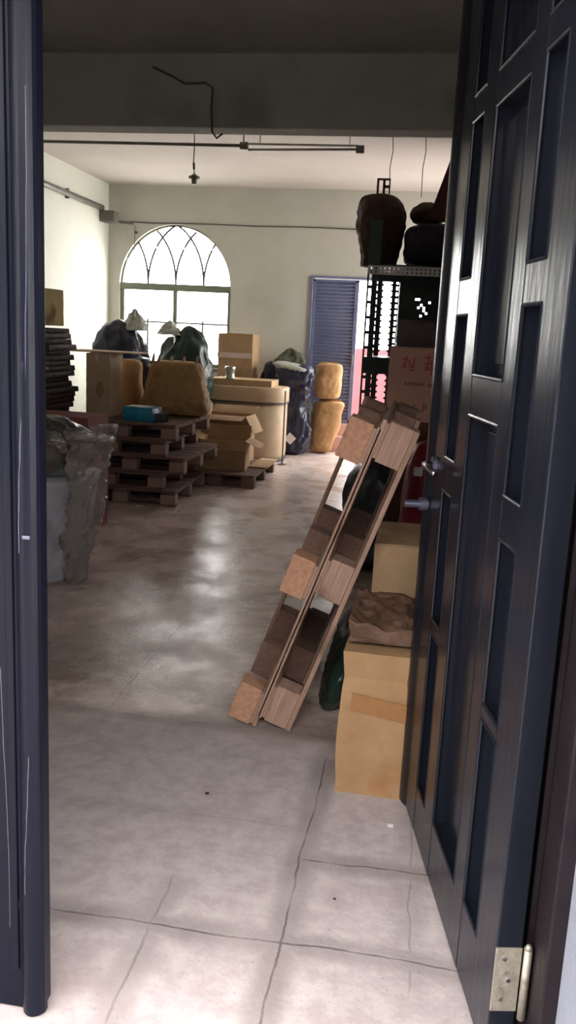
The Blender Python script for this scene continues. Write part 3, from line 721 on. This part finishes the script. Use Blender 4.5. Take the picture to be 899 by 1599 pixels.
# tall light carton with a hand hole and a thin light lid
tb = carton('tall light brown carton with an oval hand hole on the left of the pallet stack', 'box', (-2.85, 7.56, .702), R(1), .22, .34, .555, 'card_light', 73, top_tape=False)
b = nb(); lat = [(.035*math.cos(2*PI*k/24)+.02, .075*math.sin(2*PI*k/24)+.24) for k in range(24)]
prism(b, lat, 0, .003, Matrix.Translation((0, -.186, 0)) @ Matrix.Rotation(PI/2, 4, 'X')); obj('hand_hole', b, 'card', tb)
b = nb(); box(b, -.02, .005, -.1885, -.186, .49, .55); box(b, .105, .12, -.1885, -.186, .47, .55); obj('tape', b, 'paper', tb)
t = tag(obj('cardboard_sheet', box(nb(), -.33, .30, -.2, .2, 0, .014, bev=.003), 'card_light'), 'thin pale cardboard sheet lying across the tall carton with the hand hole', 'cardboard sheet'); t.location = (-2.83, 7.60, 1.262); t.rotation_euler = (0, 0, R(-2))
t = thing('paper_sack', 'rounded brown sack standing right behind the tall carton with the hand hole', 'sack', (-2.77, 7.99, .702)); obj('bag_body', grow(nb(), .25, .28, .50, 74, .012, 3, P_taper, 4, .01), 'sack', t, True)
# yellow sack with a tied, tufted top
t = thing('yellow_sack', 'large yellowish-brown sack with a puckered top on the back of the pallet stack', 'sack', (-2.29, 7.96, .702))
obj('bag_body', grow(nb(), .64, .38, .51, 75, .014, 4.2, lambda t: (1.04-.32*t)*(1-abs(2*t-1)**10)**.3, 4, .012), 'sack_yellow', t, True)
for k, (x, y, hh) in enumerate(((-.22, -.05, .07), (-.15, -.1, .06), (-.05, -.04, .045), (.08, -.08, .05), (.20, -.05, .06))):
    b = nb(); tube(b, [(x-.02, y, .47), (x, y, .50), (x+.01, y, .50+hh)], [.035, .018, .008], 8); obj('tuft', b, 'sack_yellow', t, True)
# blue packet
t = thing('blue_packet', 'shiny blue wrapped packet on top of the pallet stack', 'packet', (-2.40, 7.28, .703), R(-6))
obj('packet_body', softbox(nb(), .27, .19, .12, 77, .008, 8), 'blue', t)
b = nb(); box(b, -.125, .08, -.06, .08, .1215, .125, bev=.001); obj('label_strip', b, 'paper', t)
b = nb(); prism(b, [(0, -.05), (.075, -.03), (.09, .02), (.06, .05), (0, .06)], 0, .07); obj('folded_end', b, 'bag_black', t, loc=(.145, 0, .004))
t = tag(obj('paper_wad', grow(nb(), .16, .12, .05, 78, .01, 2.4, P_fat, 8, .012), 'card_light', None, True), 'pale crumpled paper beside the foot of the tall carton on the pallets', 'paper'); t.location = (-2.55, 7.45, .703)
# black bags in front of the window
bags = [(-3.42, 9.50, .66, .62, 1.58, 81, 'bag_navy', 'big dark bag with a pale liner peak left of the arched window'),
        (-2.99, 10.25, .40, .5, 1.42, 82, 'bag_green', 'small dark green bag in the middle below the window mullion'),
        (-2.66, 9.66, .50, .42, 1.55, 83, 'bag_green', 'broad dark green bag rising in front of the right half of the window'),
        (-2.93, 8.80, .42, .40, 1.20, 84, 'bag_black', 'black bag between the carton with the hand hole and the yellow sack')]
for i, (x, y, w_, d_, h_, s, m_, lb) in enumerate(bags):
    t = thing('rubbish_bag', lb, 'bag', (x, y, 0), 0, 'dark bags in front of the window')
    obj('bag_body', grow(nb(), w_, d_, h_, s, .022, 2.5, lambda q: (.86+.25*q if q < .55 else 1.0)*(1-max(0, (q-.55)/.45)**2.2)**.55, 2.6, .03, 70, 50), m_, t, True)
    if i in (0, 2):
        b = nb(); sgn = 1
        pk = ((.20, .24) if i == 0 else (-.20, .16)); px_, hh = pk
        grow(b, .30, .18, hh, s+7, .01, 2, lambda q: (1-q)**.8 + .02, 7, .02, 40, 16); obj('liner', b, 'liner', t, True, loc=(px_, -.05, h_-.12))
# brown carton on another behind the bin
carton('plain brown carton on the floor behind the big pale cardboard bin, mostly hidden', 'box', (-2.38, 11.10, 0), 0, .46, .5, .90, 'card', 85, top_tape=False)
cb = carton('brown carton with a pale tape band standing above the pale cardboard bin', 'box', (-2.38, 11.10, .905), 0, .44, .45, .575, 'card', 86, top_tape=False)
b = nb(); box(b, -.228, .228, -.2375, -.232, .27, .335); obj('tape_band', b, 'tape_pale', cb)
# pale cardboard bin with lid sheet
t = thing('cardboard_bin', 'big pale brown cardboard bin with a metal band right of the boxes', 'bin', (-2.06, 10.34, 0))
def rr(w, d, z, n=48, e=3.4):
    return [(abs(math.cos(a))**(2/e)*math.copysign(w, math.cos(a)), abs(math.sin(a))**(2/e)*math.copysign(d, math.sin(a)), z) for a in (2*PI*k/n for k in range(n))]
def loft(bm, secs):
    rs = [[bm.verts.new(p) for p in s] for s in secs]; n = len(rs[0])
    for A_, B_ in zip(rs, rs[1:]):
        for k in range(n): bm.faces.new((A_[k], A_[(k+1) % n], B_[(k+1) % n], B_[k]))
    bm.faces.new(rs[0][::-1]); bm.faces.new(rs[-1]); return bm
obj('bin_body', loft(nb(), [rr(.44, .32, .03), rr(.45, .33, .08), rr(.45, .33, .70)]), 'drum', t, True)
obj('lid', loft(nb(), [rr(.462, .342, .695), rr(.465, .345, .70), rr(.465, .345, .865), rr(.455, .335, .875)]), 'drum', t, True, bevel=0)
obj('band', loft(nb(), [rr(.467, .347, .685), rr(.468, .348, .69), rr(.468, .348, .702), rr(.466, .346, .706)]), 'iron', t, True)
obj('base_rim', loft(nb(), [rr(.452, .332, 0), rr(.455, .335, .005), rr(.455, .335, .03), rr(.45, .33, .035)]), 'iron', t, True)
t = tag(obj('cardboard_sheet', box(nb(), -.40, .34, -.20, .30, 0, .075, bev=.004), 'sheetcard'), 'flat light brown carton lying on the lid of the pale cardboard bin', 'box'); t.location = (-2.10, 10.30, .877)
t = thing('tin_can', 'small tin can standing on the flat carton above the pale bin', 'can', (-2.27, 10.14, .953))
obj('can_body', lathe(nb(), [(.055, 0), (.058, .004), (.058, .012), (.054, .016), (.054, .10), (.058, .104), (.058, .112)]), 'glass_can', t, True)
obj('can_lid', lathe(nb(), [(.061, .112), (.062, .116), (.062, .140), (.058, .144)]), 'metal', t, True)
t = thing('stand_pole', 'thin upright metal pole on a small foot at the corner of the pale bin', 'pole', (-1.565, 9.93, 0))
obj('pole', tube(nb(), [(0, 0, .01), (.0, .01, .86)], .009, 10), 'pipe', t, True); obj('foot', lathe(nb(), [(.05, 0), (.05, .008), (.02, .014), (.01, .02)]), 'pipe', t)
# opened boxes on and around the low pallet
open_carton('opened carton with a flap folded out to the right, on the low pallet', (-1.94, 8.62, .131), R(4), .44, .40, .30, 'card', [('r', .16, -22), ('f', .10, -78), ('l', .15, 20), ('b', .12, 75)])
open_carton('opened carton with crooked pale flaps behind the one on the low pallet', (-2.05, 9.13, .131), R(-5), .50, .36, .50, 'card', [('r', .20, -58), ('f', .15, -12), ('b', .16, 30), ('l', .14, 40)])
t = thing('flat_carton', 'flattened brown carton on the low pallet in front of the opened boxes', 'cardboard', (-1.625, 8.98, .131), 0); obj('panel', box(nb(), -.10, .10, -.28, .28, 0, .012, bev=.002), 'card', t); obj('flap', box(nb(), -.09, .09, .285, .40, 0, .01, bev=.002), 'card_light', t)
# tall dark bag and what lies behind it
t = thing('rubbish_bag', 'tall upright black bag with a white tag right of the pale cardboard bin', 'bag', (-1.58, 10.88, 0))
obj('bag_body', grow(nb(), .44, .30, 1.14, 91, .014, 2.6, lambda q: (.80+.14*math.sin(q*9))*(1-abs(2*q-1)**9)**.35+.12*q, 3.4, .03, 70, 60, shear=(-.02, 0)), 'bag_navy', t, True)
b = nb(); box(b, -.055, .055, -.002, .0, -.055, .055, Matrix.Rotation(R(40), 4, 'Y')); obj('tag', b, 'paper', t, loc=(-.02, -.18, .22))
obj('folded_top', grow(nb(), .50, .30, .09, 92, .01, 3, P_fat, 5, .012), 'liner', t, True, loc=(-.06, .0, 1.06), rot=(0, R(9), 0))
t = thing('rubbish_bag', 'dark bag slumped between the brown carton and the tall upright black bag', 'bag', (-1.95, 11.10, 0)); obj('bag_body', grow(nb(), .26, .30, 1.16, 93, .02, 2.6, P_bag, 3, .03), 'bag_black', t, True)
t = thing('net_bundle', 'grey-green netting heap against the wall behind the tall upright black bag', 'bundle', (-1.76, 11.45, 0)); obj('bundle_body', grow(nb(), .58, .26, 1.33, 94, .025, 2.6, P_bag, 5, .03, nu=70, nv=60), mat('netting', (.06,.065,.045), (.14,.145,.105), .9, 30, .6, 60), t, True)
# paper sacks
for (x, y, z, w_, d_, h_, s, sh, lb) in ((-1.27, 11.22, 0, .38, .32, .69, 95, (.14, 0), 'lower bulging brown paper sack against the wall beside the blue louvred door'),
                                         (-1.22, 11.22, .705, .31, .34, .46, 96, (.03, 0), 'upper brown paper sack stacked on another beside the blue louvred door')):
    t = thing('paper_sack', lb, 'sack', (x, y, z)); obj('bag_body', grow(nb(), w_, d_, h_, s, .012, 3.2, (lambda q: (1-abs(2*q-1)**16)**.4) if z else (lambda q: (.72+.34*q)*(1-abs(2*q-1)**14)**.4), 4, .008, shear=sh), 'sack', t, True)
    obj('seam', box(nb(), -w_*.36, w_*.36, -.006, .006, h_-.012, h_+.012), 'sack', t, loc=(sh[0]*h_, 0, 0))

# ------------------------------------------------------------------ overhead
t = thing('ceiling_conduit', 'long thin conduit under the ceiling ending in a round junction near mid-hall', 'pipe', (0, 0, 0))
obj('pipe', tube(nb(), [(-4.3, 8.0, 3.13), (-1.76, 8.0, 3.12)], .014, 10), 'pipe', t, True)
obj('junction', tube(nb(), [(-1.77, 8.0, 3.12), (-1.70, 8.0, 3.12)], .032, 14), 'pipe', t); obj('drop_rod', tube(nb(), [(-1.74, 8, 3.15), (-1.74, 8, ZC)], .006, 8), 'pipe', t)
obj('drop_rod', tube(nb(), [(-3.9, 8, 3.14), (-3.9, 8, ZC)], .006, 8), 'pipe', t)
t = thing('tube_light', 'unlit thin tube light hanging level under the ceiling, round cap at its right end', 'light', (0, 0, 0))
obj('tube', tube(nb(), [(-1.70, 8.02, 3.09), (-.72, 8.02, 3.11)], .011, 10), 'tube', t, True); obj('end_cap', tube(nb(), [(-.74, 8.02, 3.11), (-.67, 8.02, 3.11)], .034, 14), 'pipe', t)
obj('batten', box(nb(), -1.70, -.72, 8.03, 8.05, 3.135, 3.15), 'tube', t)
for x in (-1.6, -.8): obj('drop_rod', tube(nb(), [(x, 8.04, 3.15), (x, 8.04, ZC+.02)], .004, 8), 'pipe', t)
t = thing('hanging_lamp_holder', 'small bare lamp holder hanging on a wire from the ceiling', 'lamp', (-2.33, 8.5, 0))
obj('wire', tube(nb(), [(0, 0, ZC), (.004, 0, 3.2), (0, 0, 3.07), (.01, 0, 2.95)], .005, 6), 'cable', t); obj('wire_splice', tube(nb(), [(.002, 0, 3.06), (.006, 0, 3.0)], .011, 8), 'cable', t)
obj('lamp_holder', lathe(nb(), [(.012, 2.97), (.03, 2.955), (.055, 2.945), (.055, 2.93), (.026, 2.92), (.024, 2.88), (.018, 2.875)], 20), 'pipe', t, True, loc=(.01, 0, -.01))
for x, zl, lb in ((-.455, 2.90, 'thin wire hanging from the ceiling above the bulging brown sack'), (-.155, 2.80, 'thin wire hanging from the ceiling above the lower round sack')):
    tag(obj('hanging_wire', tube(nb(), [(x, 8.5, ZC), (x+.012, 8.5, 3.2), (x-.006, 8.5, 3.05), (x, 8.5, zl)], .004, 6), 'cable'), lb, 'wire')
t = thing('wall_pipe', 'dusty pipe running along the left wall to a dark box near the corner', 'pipe', (XL+.04, 0, 0))
obj('pipe', tube(nb(), [(0, 7.2, 3.01), (0, 11.3, 3.0)], .036, 12), 'pipe', t, True); obj('end_box', box(nb(), -.035, .16, 11.3, 11.5, 2.83, 2.97, bev=.006), 'pipe', t)
for y in (8.3, 10.2): obj('clip', box(nb(), -.04, .0, y, y+.04, 2.95, 3.06), 'iron', t)
obj('conduit_stub', tube(nb(), [(.13, 11.56, 2.86), (.33, 11.6, 2.85)], .02, 10), 'pipe', t)
tag(obj('wall_cable', tube(nb(), [(-4.05, YB-.012, 2.875)]+[(-4.05+3.4*i/12, YB-.012, 2.87-.004*math.sin(i*1.3)) for i in range(1, 13)], .007, 6), 'cable'), 'thin dark cable running level across the back wall above the arched window', 'cable')
t = thing('wall_hook', 'small dark hook with a short cable left of the arched window head', 'hook', (-3.96, YB, 0)); obj('hook', tube(nb(), [(0, 0, 2.74), (0, -.03, 2.74)], .018, 10), 'cable', t); obj('cable', tube(nb(), [(-.02, -.01, 2.83), (-.02, -.01, 2.28)], .004, 6), 'cable', t)
tag(obj('beam_cable', tube(nb(), [(-2.0, 6.19, 3.25), (-1.86, 6.19, 3.19), (-1.77, 6.19, 3.145), (-1.63, 6.19, 3.15), (-1.575, 6.188, 3.12), (-1.58, 6.188, 2.98), (-1.57, 6.188, 2.84), (-1.54, 6.2, 2.80), (-1.50, 6.2, 2.83)], .0075, 6), 'cable'), 'loose dark cable bent down the face of the ceiling beam', 'cable')
# bits on the floor
rnd = random.Random(5)
tag(obj('paper_scrap', box(nb(), -.009, .009, -.007, .007, 0, .003), 'paper', loc=(.005, 2.5, 0)), 'tiny white scrap on the floor in front of the dented orange carton', 'scrap')
for (x, y, r_, lb) in ((-.60, 2.55, .006, 'small dark pebble on the clean floor slab left of the slab joint'), (-.13, 2.10, .004, 'tiny dark pebble in the middle of the near right floor slab')):
    tag(obj('pebble', grow(nb(), r_*2.4, r_*2, r_, int(r_*999), r_*.2, 2, P_fat, 40, r_*.1, 12, 6), 'rubber', loc=(x, y, 0)), lb, 'pebble')

# ------------------------------------------------------------------ light
w = bpy.data.worlds.new('overcast_sky'); bpy.context.scene.world = w; w.use_nodes = True
bg = w.node_tree.nodes['Background']; bg.inputs['Color'].default_value = (1.0, .985, .96, 1); bg.inputs['Strength'].default_value = 9.0
def portal(name, loc, rot, sx_, sy_):
    l = bpy.data.lights.new(name, 'AREA'); l.shape = 'RECTANGLE'; l.size = sx_; l.size_y = sy_; l.cycles.is_portal = True
    o = bpy.data.objects.new(name, l); C.objects.link(o); o.location = loc; o.rotation_euler = rot; return o
portal('daylight_window', (WC, YB+.25, (WZ0+2.86)/2), (-PI/2, 0, 0), 1.6, 1.9)
portal('daylight_doorway', ((DX0+DX1)/2, YB+.25, 1.3), (-PI/2, 0, 0), 1.9, 1.95)
portal('daylight_side_window', (XR+.25, 10.5, 1.85), (0, PI/2, 0), 1.85, 1.75)
portal('daylight_entrance', (-.49, 1.44, 1.27), (PI/2, 0, 0), 1.6, 2.5)

# ------------------------------------------------------------------ camera
sc = bpy.context.scene
cam = bpy.data.cameras.new('camera'); co = bpy.data.objects.new('camera', cam); C.objects.link(co)
F_, psi, th, ro, H = 1350, R(8.4), R(11.6), R(2.8), 1.5
r0 = Vector((math.cos(psi), math.sin(psi), 0)); fw = Vector((-math.sin(psi)*math.cos(th), math.cos(psi)*math.cos(th), -math.sin(th)))
u0 = r0.cross(fw); Rv = math.cos(ro)*r0 + math.sin(ro)*u0; Uv = -math.sin(ro)*r0 + math.cos(ro)*u0
co.matrix_world = Matrix(((Rv.x, Uv.x, -fw.x, 0), (Rv.y, Uv.y, -fw.y, 0), (Rv.z, Uv.z, -fw.z, H), (0, 0, 0, 1)))
cam.sensor_fit = 'VERTICAL'; cam.sensor_height = 36; cam.lens = F_/1599*36; cam.clip_start = .05
sc.camera = co
sc.view_settings.view_transform = 'Standard'; sc.view_settings.look = 'None'; sc.view_settings.gamma = 1; sc.view_settings.exposure = 0.68
sc.view_settings.use_curve_mapping = False
sc.cycles.max_bounces = 14; sc.cycles.diffuse_bounces = 8; sc.cycles.transparent_max_bounces = 12
sc.cycles.use_denoising = True
